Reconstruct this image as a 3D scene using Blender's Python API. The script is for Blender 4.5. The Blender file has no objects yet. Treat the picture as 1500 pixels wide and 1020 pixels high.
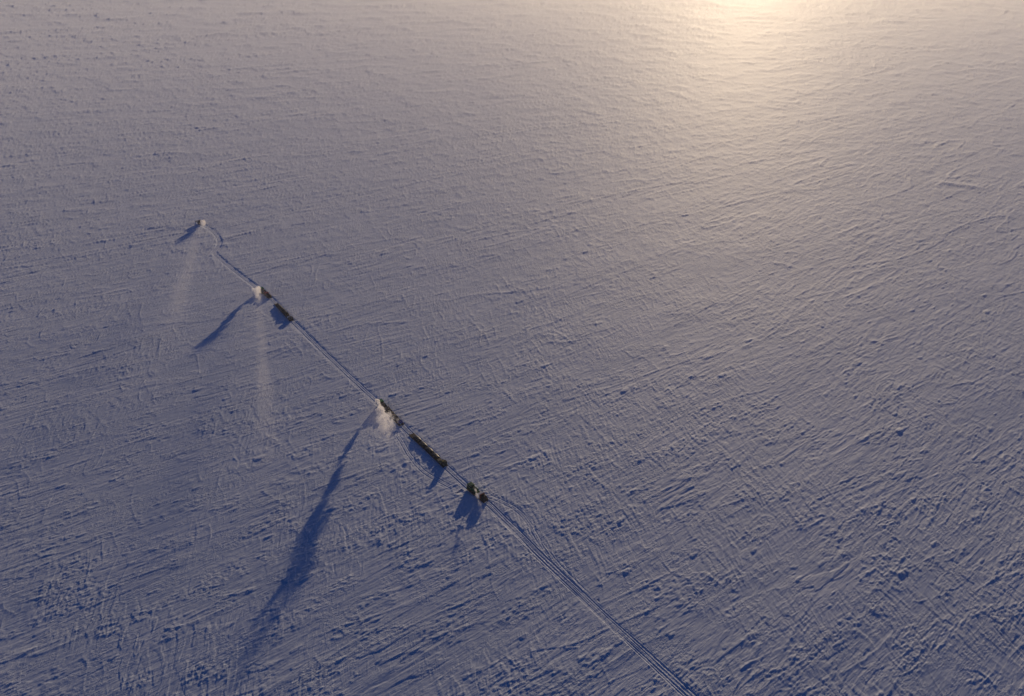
import bpy, bmesh, math, random
import numpy as np
from mathutils import Vector, Matrix
R = math.radians
random.seed(7)
scene = bpy.context.scene
col = scene.collection

# ------------------------------------------------------------------ camera
CAM_H = 220.0
PITCH = R(29.01)
cam = bpy.data.cameras.new('camera')
cam.sensor_width = 36.0
cam.lens = 1100.0 / 1500.0 * 36.0
cam.clip_start = 1.0
cam.clip_end = 60000.0
camo = bpy.data.objects.new('camera', cam)
camo.location = (0, 0, CAM_H)
camo.rotation_euler = (math.pi / 2 - PITCH, 0, 0)
col.objects.link(camo)
scene.camera = camo

# ------------------------------------------------------------------ sky, sun, exposure
SUN_AZ = R(15.8)      # clockwise from +Y
SUN_EL = R(8.5)
world = bpy.data.worlds.new('World')
scene.world = world
world.use_nodes = True
wn = world.node_tree
wn.nodes.clear()
sky = wn.nodes.new('ShaderNodeTexSky')
sky.sky_type = 'NISHITA'
sky.sun_disc = False
sky.sun_elevation = SUN_EL
sky.sun_rotation = SUN_AZ
sky.altitude = 3000
sky.air_density = 1.0
sky.dust_density = 0.0
sky.ozone_density = 8.0
bg = wn.nodes.new('ShaderNodeBackground')
bg.inputs['Strength'].default_value = 0.105
wo = wn.nodes.new('ShaderNodeOutputWorld')
tint = wn.nodes.new('ShaderNodeMix')          # deep polar blue: white balance of the whole sky
tint.data_type = 'RGBA'
tint.blend_type = 'MULTIPLY'
tint.inputs['Factor'].default_value = 1.0
wn.links.new(sky.outputs[0], [i for i in tint.inputs if i.name == 'A' and i.type == 'RGBA'][0])
[i for i in tint.inputs if i.name == 'B' and i.type == 'RGBA'][0].default_value = (0.14, 0.92, 1.0, 1)
wn.links.new([o for o in tint.outputs if o.type == 'RGBA'][0], bg.inputs[0])
wn.links.new(bg.outputs[0], wo.inputs[0])
sun = bpy.data.lights.new('sun', 'SUN')
sun.energy = 4.7
sun.angle = R(0.55)
sun.color = (1.0, 0.77, 0.50)
suno = bpy.data.objects.new('sun', sun)
sd = Vector((math.sin(SUN_AZ) * math.cos(SUN_EL), math.cos(SUN_AZ) * math.cos(SUN_EL), math.sin(SUN_EL)))
suno.rotation_euler = sd.to_track_quat('Z', 'Y').to_euler()
suno.location = (100, 300, 300)
col.objects.link(suno)
scene.view_settings.view_transform = 'Standard'
scene.view_settings.look = 'None'
scene.view_settings.gamma = 1.0
scene.view_settings.exposure = -0.84
scene.view_settings.use_curve_mapping = False
scene.cycles.volume_bounces = 6
scene.cycles.max_bounces = 12
scene.cycles.use_denoising = True
scene.cycles.denoising_input_passes = 'RGB_ALBEDO_NORMAL'
scene.cycles.denoising_prefilter = 'ACCURATE'
scene.cycles.sample_clamp_indirect = 3.0

# ------------------------------------------------------------------ materials
def mat(name, color, rough=0.6, metal=0.0, var=0.15, scale=3.0, bump=0.0, spec=0.5):
    m = bpy.data.materials.new(name)
    m.use_nodes = True
    nt = m.node_tree
    b = nt.nodes['Principled BSDF']
    b.inputs['Roughness'].default_value = rough
    b.inputs['Metallic'].default_value = metal
    b.inputs['Specular IOR Level'].default_value = spec
    tc = nt.nodes.new('ShaderNodeTexCoord')
    nz = nt.nodes.new('ShaderNodeTexNoise')
    nz.inputs['Scale'].default_value = scale
    nz.inputs['Detail'].default_value = 5
    nt.links.new(tc.outputs['Object'], nz.inputs['Vector'])
    rp = nt.nodes.new('ShaderNodeValToRGB')
    c = color
    rp.color_ramp.elements[0].position = 0.3
    rp.color_ramp.elements[1].position = 0.7
    rp.color_ramp.elements[0].color = (*[v * (1 - var) for v in c], 1)
    rp.color_ramp.elements[1].color = (*[min(1, v * (1 + var)) for v in c], 1)
    nt.links.new(nz.outputs['Fac'], rp.inputs[0])
    nt.links.new(rp.outputs[0], b.inputs['Base Color'])
    if bump:
        bp = nt.nodes.new('ShaderNodeBump')
        bp.inputs['Strength'].default_value = bump
        bp.inputs['Distance'].default_value = 0.05
        nt.links.new(nz.outputs['Fac'], bp.inputs['Height'])
        nt.links.new(bp.outputs[0], b.inputs['Normal'])
    return m

def snow_material():
    m = bpy.data.materials.new('snow')
    m.use_nodes = True
    nt = m.node_tree
    b = nt.nodes['Principled BSDF']
    b.inputs['Roughness'].default_value = 0.72
    b.inputs['IOR'].default_value = 1.5
    b.inputs['Specular IOR Level'].default_value = 0.7
    b.inputs['Sheen Weight'].default_value = 0.52
    b.inputs['Sheen Roughness'].default_value = 0.45
    geo = nt.nodes.new('ShaderNodeNewGeometry')
    def mapped(theta, sx, sy, detail=1.0, off=0.0):
        mp = nt.nodes.new('ShaderNodeMapping')
        mp.vector_type = 'TEXTURE'
        mp.inputs['Location'].default_value = (off, -off, 0)
        mp.inputs['Rotation'].default_value = (0, 0, theta)
        mp.inputs['Scale'].default_value = (sx, sy, 1)
        nt.links.new(geo.outputs['Position'], mp.inputs['Vector'])
        n = nt.nodes.new('ShaderNodeTexNoise')
        n.noise_dimensions = '2D'
        n.inputs['Scale'].default_value = 1.0
        n.inputs['Detail'].default_value = detail
        n.inputs['Roughness'].default_value = 0.55
        nt.links.new(mp.outputs[0], n.inputs['Vector'])
        return n.outputs['Fac']
    def step(v, lo, hi, amp):
        r = nt.nodes.new('ShaderNodeMapRange')
        r.interpolation_type = 'SMOOTHSTEP'
        r.inputs['From Min'].default_value = lo; r.inputs['From Max'].default_value = hi
        r.inputs['To Min'].default_value = 0.0; r.inputs['To Max'].default_value = amp
        nt.links.new(v, r.inputs['Value'])
        return r.outputs['Result']
    def op(kind, p, q):
        k = nt.nodes.new('ShaderNodeMath'); k.operation = kind
        nt.links.new(p, k.inputs[0]); nt.links.new(q, k.inputs[1])
        return k.outputs[0]
    # thin wind-cut ledges in the two wind directions, a crumbly crust in patches (metres)
    l1 = step(mapped(R(36), 11.0, 1.7, 1.0), 0.50, 0.545, 0.040)
    l2 = step(mapped(R(40), 6.0, 0.9, 1.0, 31.0), 0.54, 0.60, 0.030)
    l3 = step(mapped(R(97), 7.0, 1.5, 1.0, 57.0), 0.53, 0.575, 0.040)
    m3 = step(mapped(R(60), 30.0, 24.0, 1.0, 11.0), 0.42, 0.58, 1.0)
    cr = step(mapped(R(50), 1.5, 0.7, 2.0, 91.0), 0.40, 0.62, 0.060)
    mcr = step(mapped(R(36), 20.0, 9.0, 2.0, 71.0), 0.46, 0.60, 1.0)
    tot = op('ADD', op('ADD', l1, l2), op('ADD', op('MULTIPLY', l3, m3), op('MULTIPLY', cr, mcr)))
    bp = nt.nodes.new('ShaderNodeBump')
    bp.inputs['Strength'].default_value = 1.0
    bp.inputs['Distance'].default_value = 1.0
    sy_ = nt.nodes.new('ShaderNodeSeparateXYZ')
    nt.links.new(geo.outputs['Position'], sy_.inputs[0])
    lod = nt.nodes.new('ShaderNodeMapRange')       # the crust is too fine to show farther out
    for k, v in (('From Min', 500), ('From Max', 1400), ('To Min', 1.0), ('To Max', 0.25)):
        lod.inputs[k].default_value = v
    nt.links.new(sy_.outputs['Y'], lod.inputs['Value'])
    tot = op('MULTIPLY', tot, lod.outputs['Result'])
    nt.links.new(tot, bp.inputs['Height'])
    nt.links.new(bp.outputs[0], b.inputs['Normal'])
    # faint wind-packed tone variation
    big = mapped(R(38), 60, 18)
    rp = nt.nodes.new('ShaderNodeValToRGB')
    rp.color_ramp.elements[0].position = 0.35
    rp.color_ramp.elements[1].position = 0.65
    rp.color_ramp.elements[0].color = (0.60, 0.68, 0.80, 1)
    rp.color_ramp.elements[1].color = (0.66, 0.73, 0.84, 1)
    nt.links.new(big, rp.inputs[0])
    nt.links.new(rp.outputs[0], b.inputs['Base Color'])
    return m
SNOW = snow_material()

# ------------------------------------------------------------------ noise
_rng = np.random.RandomState(11)
_ang = _rng.rand(4096).astype(np.float32) * 2 * np.pi
_GX, _GY = np.cos(_ang), np.sin(_ang)
def _hash(ix, iy, seed):
    h = ix.astype(np.uint32) * np.uint32(374761393) + iy.astype(np.uint32) * np.uint32(668265263) + np.uint32(seed * 1013904223 & 0xffffffff)
    h ^= h >> np.uint32(13)
    h *= np.uint32(1274126177)
    h ^= h >> np.uint32(16)
    return h
def noise(x, y, seed):
    x0 = np.floor(x); y0 = np.floor(y)
    ix = x0.astype(np.int32); iy = y0.astype(np.int32)
    fx = (x - x0).astype(np.float32); fy = (y - y0).astype(np.float32)
    u = fx * fx * fx * (fx * (fx * 6 - 15) + 10)
    v = fy * fy * fy * (fy * (fy * 6 - 15) + 10)
    def c(dx, dy):
        k = _hash(ix + dx, iy + dy, seed) & np.uint32(4095)
        return _GX[k] * (fx - dx) + _GY[k] * (fy - dy)
    n00 = c(0, 0); n10 = c(1, 0); n01 = c(0, 1); n11 = c(1, 1)
    a = n00 + (n10 - n00) * u
    b = n01 + (n11 - n01) * u
    return (a + (b - a) * v) * 1.5
def sst(a, b, x):
    t = np.clip((x - a) / (b - a), 0, 1)
    return t * t * (3 - 2 * t)

def saw(n):
    """tilted treads with sharp risers"""
    f = n - np.floor(n)
    return f * (1 - sst(0.88, 1.0, f))

# ------------------------------------------------------------------ where things stand (metres on the ice)
def gpt(x, y):
    f = 1100.0
    dx = (x - 750) / f; dy = -(y - 510) / f
    D = (dx, math.cos(PITCH) + dy * math.sin(PITCH), -math.sin(PITCH) + dy * math.cos(PITCH))
    t = CAM_H / -D[2]
    return np.array([D[0] * t, D[1] * t])
def catmull(pts, step=0.45):
    pts = [np.array(p, float) for p in pts]
    P = [2 * pts[0] - pts[1]] + pts + [2 * pts[-1] - pts[-2]]
    out = []
    for i in range(1, len(P) - 2):
        n = max(2, int(np.linalg.norm(P[i + 1] - P[i]) / step))
        for k in range(n):
            t = k / n
            out.append(0.5 * ((2 * P[i]) + (-P[i - 1] + P[i + 1]) * t + (2 * P[i - 1] - 5 * P[i] + 4 * P[i + 1] - P[i + 2]) * t * t
                              + (-P[i - 1] + 3 * P[i] - 3 * P[i + 1] + P[i + 2]) * t ** 3))
    out.append(P[-2])
    return np.array(out)
main_px = [(291, 327), (299, 331), (309, 337), (317, 345), (321.5, 354), (319, 363), (314, 370), (322, 379), (340, 394), (362, 411), (384, 428),
           (400, 441), (430, 473), (470, 512), (510, 550), (558, 594), (592, 627), (628, 662), (655, 686.5), (688, 716), (714, 738),
           (760, 782), (800, 822), (846, 866), (900, 917), (950, 962), (1012, 1020)]
MAIN = [gpt(*p) for p in main_px]
MAIN.append(MAIN[-1] + (MAIN[-1] - MAIN[-3]) * 1.5)
side_px = [(705, 724), (730, 733), (757, 748), (775, 768), (788, 790), (805, 814), (830, 842), (870, 881)]
SIDE = [gpt(*p) for p in side_px]
arc_px = [(580, 636), (589, 649), (597, 664), (609, 680), (624, 694), (645, 706), (672, 720)]
ARC = [gpt(*p) for p in arc_px]
MAINC, SIDEC, ARCC = catmull(MAIN), catmull(SIDE), catmull(ARC)

def path_frame(C):
    T = np.gradient(C, axis=0)
    T /= np.linalg.norm(T, axis=1)[:, None]
    s = np.concatenate([[0], np.cumsum(np.linalg.norm(np.diff(C, axis=0), axis=1))])
    return T, s
def dist_path(x, y, C, reach=8.0):
    """signed offset to the path and arc length along it, for points within reach"""
    d = np.full(x.shape, 1e3, np.float32); ss = np.zeros(x.shape, np.float32)
    T, s = path_frame(C)
    x0, y0 = C.min(0) - reach; x1, y1 = C.max(0) + reach
    idx = np.nonzero((x > x0) & (x < x1) & (y > y0) & (y < y1))[0]
    # sample in coarse segments so that the search stays small
    for k in range(0, len(C), 24):
        c = C[k:k + 25]
        lo = c.min(0) - reach; hi = c.max(0) + reach
        q = idx[(x[idx] > lo[0]) & (x[idx] < hi[0]) & (y[idx] > lo[1]) & (y[idx] < hi[1])]
        if len(q) == 0:
            continue
        dx = x[q][:, None] - c[None, :, 0]; dy = y[q][:, None] - c[None, :, 1]
        j = np.argmin(dx * dx + dy * dy, axis=1)
        t = T[k:k + 25][j]
        ddx = dx[np.arange(len(q)), j]; ddy = dy[np.arange(len(q)), j]
        sg = -ddx * t[:, 1] + ddy * t[:, 0]
        dd = np.hypot(ddx, ddy)
        better = dd < np.abs(d[q])
        qq = q[better]
        d[qq] = np.where(sg[better] >= 0, 1, -1) * dd[better]
        ss[qq] = s[k:k + 25][j][better] + (ddx * t[:, 0] + ddy * t[:, 1])[better]
    return d, ss

_T, _S = path_frame(MAINC)
S_A = _S[np.argmin(np.linalg.norm(MAINC - gpt(714, 738), axis=1))]
S_B = _S[np.argmin(np.linalg.norm(MAINC - gpt(558, 594), axis=1))]
S_C = _S[np.argmin(np.linalg.norm(MAINC - gpt(384, 428), axis=1))]

def groove(d, c, w, depth):
    a = np.abs(d - c)
    g = -depth * (1 - sst(w * 0.5 - 0.12, w * 0.5 + 0.10, a))
    return g + depth * 0.75 * np.exp(-((a - w * 0.5 - 0.28) / 0.22) ** 2)
def track_profile(d, s, kind):
    wob = 0.18 * noise(s / 17.0, s * 0 + 3.3, 91) + 0.05 * noise(s / 3.0, s * 0, 92)
    dd = d + wob
    am = 1 + 0.5 * noise(s / 4.0, s * 0 + 7.7, 95)
    if kind == 'main':
        brk = 0.55 + 0.9 * sst(-0.35, 0.4, noise(s / 9.0, d * 0 + 2.2, 96) + 0.5 * noise(s / 2.0, d * 1.2, 97))
        h = groove(dd, 1.2, 0.55, 0.09) + groove(dd, -1.2, 0.55, 0.09)
        # later passes of the train, a little out of line
        w2 = 0.7 * noise(s / 45.0, s * 0 + 9.1, 93) + 0.45
        beh = sst(S_B - 5, S_B + 25, s)
        h2 = (groove(dd - w2, 0.95, 0.22, 0.07) + groove(dd - w2, -0.95, 0.22, 0.07)) * beh
        w3 = -1.3 + 1.2 * noise(s / 70.0, s * 0 + 1.1, 94)
        beh3 = sst(S_A + 2, S_A + 30, s)
        h3 = (groove(dd - w3, 1.15, 0.4, 0.07) + groove(dd - w3, -1.15, 0.4, 0.07)) * beh3
        return 0.78 * (h + h2 + h3) * am * brk * (0.35 + 0.65 * sst(120, 330, s))
    if kind == 'side':
        return (groove(dd, 0.95, 0.5, 0.13) + groove(dd, -0.95, 0.5, 0.13)) * am * 0.28
    return (groove(dd, 0.95, 0.45, 0.09) + groove(dd, -0.95, 0.45, 0.09)) * am * 0.6

# ------------------------------------------------------------------ the snow surface
RID = [  # low drifts seen far out: two end points in metres, height, half width
    (gpt(292, 57), gpt(370, 38), 2.4, 14.0), (gpt(1375, 268), gpt(1436, 276), 0.8, 7.0), (gpt(1366, -3), gpt(1500, 14), 3.0, 20.0),
    (gpt(1340, 1), gpt(1500, 20), 2.0, 14.0)]
def rot(x, y, th):
    c, s = math.cos(R(th)), math.sin(R(th))
    return x * c + y * s, -x * s + y * c
def bumps(x, y, cell, seed, prob, th, rmin, rmax, hmin, hmax):
    """scattered carved snow mounds: steep lee side, long tapering tail"""
    h = np.zeros(x.shape, np.float32)
    u, v = rot(x, y, th)
    ci = np.floor(u / cell).astype(np.int32); cj = np.floor(v / cell).astype(np.int32)
    for di in (-1, 0, 1):
        for dj in (-1, 0, 1):
            a = ci + di; b = cj + dj
            k = _hash(a, b, seed)
            r1 = (k & np.uint32(1023)).astype(np.float32) / 1023
            r2 = ((k >> np.uint32(10)) & np.uint32(1023)).astype(np.float32) / 1023
            r3 = ((k >> np.uint32(20)) & np.uint32(1023)).astype(np.float32) / 1023
            r4 = (r1 * 7.31 + r2 * 3.17) % 1.0
            pu = (a + 0.15 + 0.7 * r1) * cell; pv = (b + 0.15 + 0.7 * r2) * cell
            rad = rmin + (rmax - rmin) * r3 * r3
            du = (u - pu) / rad; dv = (v - pv) / (rad * (0.45 + 0.5 * r4))
            du = np.where(du > 0, du / 2.2, du / 0.8)
            q = du * du + dv * dv
            hh = (hmin + (hmax - hmin) * r4) * rad / rmax
            h = np.maximum(h, np.where(r4 * 0.999 < prob, hh * sst(1.0, 0.25, q), 0))
    return h
def sastrugi(x, y, sc, so, cross=1.0):
    """one generation of wind-carved snow, sc times the size of the smallest"""
    dy = 0.00096 * (y * y + CAM_H ** 2) / CAM_H      # spacing of the mesh rows here: finer relief is left out
    fine = sst(1.6 * sc, 0.6 * sc, dy); led = sst(7.0 * sc, 3.0 * sc, dy)
    x = x / sc + 37.0 * so; y = y / sc - 53.0 * so
    n1 = noise(x / 90, y / 90, so + 1); n2 = noise(x / 55 + 5, y / 55, so + 2)
    wx = x + 2.0 * n1 + 0.5 * noise(x / 14, y / 14, so + 3)
    wy = y + 2.0 * n2 + 0.5 * noise(x / 14, y / 14, so + 4)
    ua, va = rot(wx, wy, 36)
    ub, vb = rot(wx, wy, 97)
    uc, vc = rot(wx, wy, 120)
    ud, vd = rot(wx, wy, 46)
    el = 1.0 if sc < 2 else 1.7
    ua, ud = ua / el, ud / el
    # where the surface is crumbled, where it is swept smooth, where the cross set shows
    east = np.clip((x * sc) / 250, -1, 1)
    mc = sst(0.0, 0.45, noise(ua / 26, va / 11, so + 7) + 0.6 * noise(x / 8, y / 8, so + 8))
    mb = sst(-0.35, 0.35, noise(x / 70, y / 70, so + 9) + 0.45 * noise(x / 20, y / 20, so + 10) + 0.30 * east) * cross
    md = sst(-0.2, 0.3, noise(x / 60 + 9, y / 60, so + 13) + 0.3 * east)
    ma = 1 - 0.5 * mb
    h = np.zeros(x.shape, np.float32)
    # long wind-cut ledges: most of them faint, a few strong
    g1 = 0.35 + 0.65 * sst(0.1, 0.45, noise(ua / 50, va / 18, so + 14))
    a1 = noise(ua / 30, va / 5.0, so + 20) + 0.12 * noise(ua / 6, va / 1.5, so + 21)
    a2 = noise(ua / 14, va / 2.3, so + 22) + 0.15 * noise(ua / 4, va / 1.0, so + 23)
    h += ma * g1 * (0.16 * saw(1.3 * a1 + 0.3))
    h += fine * ma * (0.06 * sst(0.12, 0.20, a2)) * (0.4 + 0.6 * mc)
    a3 = noise(ud / 20, vd / 3.6, so + 26) + 0.12 * noise(ud / 5, vd / 1.2, so + 27)
    h += 0.11 * md * saw(1.2 * a3 + 0.15)
    r1 = 1 - np.abs(noise(ua / 34, va / 6.0, so + 24)) / 0.06
    h += 0.10 * np.clip(r1, 0, 1) ** 1.5 * sst(0.05, 0.3, noise(ua / 40, va / 20, so + 25))
    r3 = 1 - np.abs(noise(ud / 24, vd / 6.0, so + 28)) / 0.05
    h += 0.12 * md * np.clip(r3, 0, 1) ** 1.5 * sst(0.1, 0.3, noise(ud / 30, vd / 20, so + 29))
    # the cross set
    b1 = noise(ub / 16, vb / 3.4, so + 30) + 0.12 * noise(ub / 5, vb / 1.4, so + 31)
    h += mb * (0.12 * saw(1.2 * b1 + 0.2))
    r2 = 1 - np.abs(noise(ub / 20, vb / 5.0, so + 32)) / 0.05
    h += 0.11 * mb * np.clip(r2, 0, 1) ** 1.5 * sst(0.05, 0.3, noise(ub / 26, vb / 13, so + 33))
    c1 = noise(uc / 11, vc / 2.6, so + 34)
    h += 0.05 * mb * sst(0.24, 0.32, c1)
    # crumble
    k1 = noise(ua / 2.2, va / 0.9, so + 40); k2 = noise(ub / 1.8, vb / 0.8, so + 41); k3 = noise(ua / 4.5, va / 1.7, so + 42)
    h += fine * (0.10 + 0.90 * mc) * (0.07 * sst(-0.05, 0.3, k1) + 0.06 * mb * sst(0.0, 0.3, k2) + 0.08 * sst(0.15, 0.35, k3))
    h += fine * 0.014 * noise(x / 1.0, y / 1.0, so + 43)
    h *= led
    # mounds with dark hollows behind
    kb = 1.0 if sc < 2 else 0.5
    h += led * kb * bumps(wx, wy, 10.0, so + 50, 0.36, 38, 0.7, 1.8, 0.14, 0.42)
    h += fine * kb * bumps(wx, wy, 5.0, so + 51, 0.40, 60, 0.4, 1.1, 0.10, 0.30) * mc
    h += kb * bumps(wx, wy, 26.0, so + 52, 0.36, 40, 1.2, 3.0, 0.2, 0.55)
    return h * sc
def crests(x, y, sc, so):
    """long straight knife-edged crests in both wind directions, one face steeper than the other"""
    x = x / sc + 11.0 * so; y = y / sc
    h = np.zeros(x.shape, np.float32)
    wb = 0.25 * noise(x / 12, y / 12, so + 60)
    for th, lu, lv, seed, amp, lo in ((35, 75, 11.0, 61, 0.30, 0.0), (43, 60, 13.0, 64, 0.26, 0.1), (97, 34, 10.0, 67, 0.26, 0.08), (118, 26, 9.0, 70, 0.18, 0.15)):
        if sc > 2 and th > 60:
            continue
        u, v = rot(x, y, th)
        n = noise(u / lu, (v + wb) / lv, so + seed)
        k = np.where(n > 0, n / 0.16, -n / 0.035)
        m = sst(lo, lo + 0.3, noise(u / (lu * 0.8) + 7, v / (lv * 2.2), so + seed + 1))
        h += amp * np.clip(1 - k, 0, 1) ** 1.4 * m
    return h * sc
def H(x, y, want=None):
    x = x.astype(np.float64); y = y.astype(np.float64)
    ua, va = rot(x, y, 37)
    big = 0.30 * noise(ua / 170, va / 60, 5) + 0.10 * noise(ua / 70, va / 20, 6)
    h = np.zeros(x.shape, np.float32)
    for sc, so, y0, y1, y2, y3, lo, top in ((1.0, 0, -1e9, -1e8, 1100, 1900, 0, 1.0), (2.4, 100, 250, 900, 2600, 5000, 0.12, 0.75), (5.5, 200, 700, 2000, 3500, 7000, 0.04, 0.85), (13.0, 300, 1500, 3200, 1e8, 1e9, 0.0, 0.7)):
        w = (lo + (top - lo) * sst(y0, y1, y)) * sst(y3, y2, y)
        q = np.nonzero(w > 0.01)[0]
        if len(q):
            h[q] += (w[q] * (0.38 + 0.37 * sst(250, 550, y[q])) * crests(x[q], y[q], sc, so)).astype(np.float32)
            h[q] += (w[q] * sastrugi(x[q], y[q], sc, so, 1.0 if so == 0 else 0.45 if so == 100 else 0.2)).astype(np.float32)
    # broad low drifts that carry the relief where the plain is seen at a slant
    dy = 0.00096 * (y * y + CAM_H ** 2) / CAM_H
    for i, lam in enumerate((9.0, 16.0, 28.0, 50.0, 90.0, 160.0, 280.0)):
        w = sst(lam / 1.4, lam / 2.1, dy) * sst(lam / 12, lam / 4.5, dy)
        q = np.nonzero(w > 0.01)[0]
        if len(q):
            u, v = rot(x[q], y[q], 20)
            n = noise(u / (0.95 * lam), v / lam, 400 + i) + 0.5 * noise(u / (0.5 * lam) + 3, v / (0.8 * lam), 420 + i)
            h[q] += (w[q] * lam * (0.006 * n + 0.0075 * sst(0.25, 0.5, n))).astype(np.float32)
    far = np.zeros(x.shape, np.float32)
    for p, q, hh, w in RID:
        L = np.linalg.norm(q - p); t = (q - p) / L
        u = ((x - p[0]) * t[0] + (y - p[1]) * t[1]) / L
        v = (x - p[0]) * -t[1] + (y - p[1]) * t[0]
        far += (hh * np.exp(-(v / w) ** 2) * sst(-0.15, 0.25, u) * sst(1.15, 0.75, u)).astype(np.float32)
    # ruts
    tr = np.zeros(x.shape, np.float32); keep = np.ones(x.shape, np.float32)
    near = np.full(x.shape, 1e3, np.float32)
    for C, kind, hw in ((MAINC, 'main', 1.5), (SIDEC, 'side', 1.2), (ARCC, 'arc', 1.2)):
        d, s = dist_path(x, y, C)
        sel = np.abs(d) < 7
        L = path_frame(C)[1][-1]
        ends = np.ones(sel.sum(), np.float32)
        if kind != 'main':
            ends = sst(0, 6, s[sel]) * sst(L, L - 8, s[sel])
        tr[sel] += track_profile(d[sel], s[sel], kind) * ends
        amt = 0.7 if kind == 'main' else 0.35
        keep[sel] = np.minimum(keep[sel], 1 - amt * ends * sst(hw + 1.3, hw, np.abs(d[sel])))
        near = np.minimum(near, np.abs(d))
    z = big + 1.15 * h * keep + far + tr
    if want == 'near':
        return z, near
    return z

def grid_mesh(name, X, Y, Z, smooth=True):
    n, m = X.shape
    me = bpy.data.meshes.new(name)
    co = np.stack([X, Y, Z], -1).reshape(-1, 3).astype(np.float32)
    idx = np.arange(n * m, dtype=np.int32).reshape(n, m)
    q = np.stack([idx[:-1, :-1], idx[:-1, 1:], idx[1:, 1:], idx[1:, :-1]], -1).reshape(-1, 4)
    me.vertices.add(n * m); me.vertices.foreach_set('co', co.ravel())
    me.loops.add(q.size); me.loops.foreach_set('vertex_index', q.ravel())
    me.polygons.add(len(q))
    me.polygons.foreach_set('loop_start', np.arange(0, q.size, 4, dtype=np.int32))
    me.polygons.foreach_set('use_smooth', np.ones(len(q), bool))
    me.update(calc_edges=True)
    return me

def link(name, me, material=None, parent=None):
    o = bpy.data.objects.new(name, me)
    col.objects.link(o)
    if material is not None:
        me.materials.append(material)
    if parent is not None:
        o.parent = parent
    return o

# rows: denser near, thinning with distance; columns widen with distance
NR, NC = 960, 1400
dep = np.linspace(R(56.5), R(3.5), NR)
yr = CAM_H / np.tan(dep)
yr = np.concatenate([[-20000, -6000, -1500, -300, 0, 80], yr[yr > 100], [4600, 6500, 10000, 15000, 22000]])
uc = np.linspace(-1.07, 1.07, NC)
uc = np.concatenate([[-60, -15, -5, -2.2, -1.4], uc, [1.4, 2.2, 5, 15, 60]])
wid = 0.682 * (np.clip(yr, 120, 4000) * math.cos(PITCH) + CAM_H * math.sin(PITCH))
Xg = uc[None, :] * wid[:, None]
Xg = np.sign(Xg) * np.minimum(np.abs(Xg), 22000)
Yg = np.repeat(yr[:, None], len(uc), 1)
zz, nearw = H(Xg.ravel(), Yg.ravel(), want='near')
edge = (np.abs(uc)[None, :] > 1.2) | (yr[:, None] < 90) | (yr[:, None] > 4200)
zz = zz - 0.35 * sst(2.3, 1.6, nearw)          # bed under the finer rut strips
Zg = np.where(edge, 0.0, zz.reshape(Xg.shape))
ground = link('snow_ground', grid_mesh('snow_ground', Xg, Yg, Zg), SNOW)
ground['kind'] = 'structure'

def rut_strip(name, C, half, n, lift):
    T, s = path_frame(C)
    off = np.linspace(-half, half, n)
    X = C[:, 0][:, None] - T[:, 1][:, None] * off[None, :]
    Y = C[:, 1][:, None] + T[:, 0][:, None] * off[None, :]
    Z = H(X.ravel(), Y.ravel()).reshape(X.shape)
    Z = Z + lift - 0.06 * sst(half - 0.5, half, np.abs(off))[None, :]
    o = link(name, grid_mesh(name, X[:, ::-1], Y[:, ::-1], Z[:, ::-1]), SNOW)
    o['kind'] = 'structure'
    return o
rut_strip('snow_track', MAINC, 3.1, 48, 0.006)
rut_strip('snow_track', SIDEC, 2.6, 36, 0.016)
rut_strip('snow_track', ARCC, 2.6, 36, 0.011)


# ------------------------------------------------------------------ mesh helpers
class MB:
    def __init__(self):
        self.bm = bmesh.new()
    def box(self, c, size, bevel=0.0, ry=0.0, rz=0.0, taper=1.0):
        r = bmesh.ops.create_cube(self.bm, size=1.0)
        vs = r['verts']
        for v in vs:
            if v.co.z > 0:
                v.co.x *= taper; v.co.y *= taper
            v.co = Vector((v.co.x * size[0], v.co.y * size[1], v.co.z * size[2]))
        if bevel:
            es = list({e for v in vs for e in v.link_edges})
            rr = bmesh.ops.bevel(self.bm, geom=es, offset=bevel, segments=2, affect='EDGES', profile=0.6)
            vs = list({v for f in rr['faces'] for v in f.verts} | {v for v in vs if v.is_valid})
        M = Matrix.Translation(c) @ Matrix.Rotation(rz, 4, 'Z') @ Matrix.Rotation(ry, 4, 'Y')
        for v in vs:
            v.co = M @ v.co
        return self
    def rod(self, p, q, r, n=8, r2=None):
        p, q = Vector(p), Vector(q)
        d = q - p
        k = bmesh.ops.create_cone(self.bm, cap_ends=True, segments=n, radius1=r, radius2=r if r2 is None else r2, depth=d.length)
        M = Matrix.Translation((p + q) / 2) @ d.to_track_quat('Z', 'Y').to_matrix().to_4x4()
        for v in k['verts']:
            v.co = M @ v.co
        return self
    def prism(self, prof, y0, y1, taper=1.0):
        a = [self.bm.verts.new((x, y0, z)) for x, z in prof]
        b = [self.bm.verts.new((x, y1, z)) for x, z in prof]
        self.bm.faces.new(a); self.bm.faces.new(b[::-1])
        n = len(prof)
        for i in range(n):
            self.bm.faces.new((a[i], b[i], b[(i + 1) % n], a[(i + 1) % n]))
        return self
    def surf(self, rows, closed=False):
        g = [[self.bm.verts.new(p) for p in r] for r in rows]
        for i in range(len(g) - 1):
            m = len(g[i])
            for j in range(m if closed else m - 1):
                self.bm.faces.new((g[i][j], g[i][(j + 1) % m], g[i + 1][(j + 1) % m], g[i + 1][j]))
        if closed:
            self.bm.faces.new(g[0][::-1]); self.bm.faces.new(g[-1])
        return self
    def build(self, name, material, parent=None, smooth=False):
        bmesh.ops.recalc_face_normals(self.bm, faces=self.bm.faces[:])
        me = bpy.data.meshes.new(name)
        self.bm.to_mesh(me); self.bm.free()
        if smooth:
            me.polygons.foreach_set('use_smooth', np.ones(len(me.polygons), bool))
        return link(name, me, material, parent)

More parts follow.
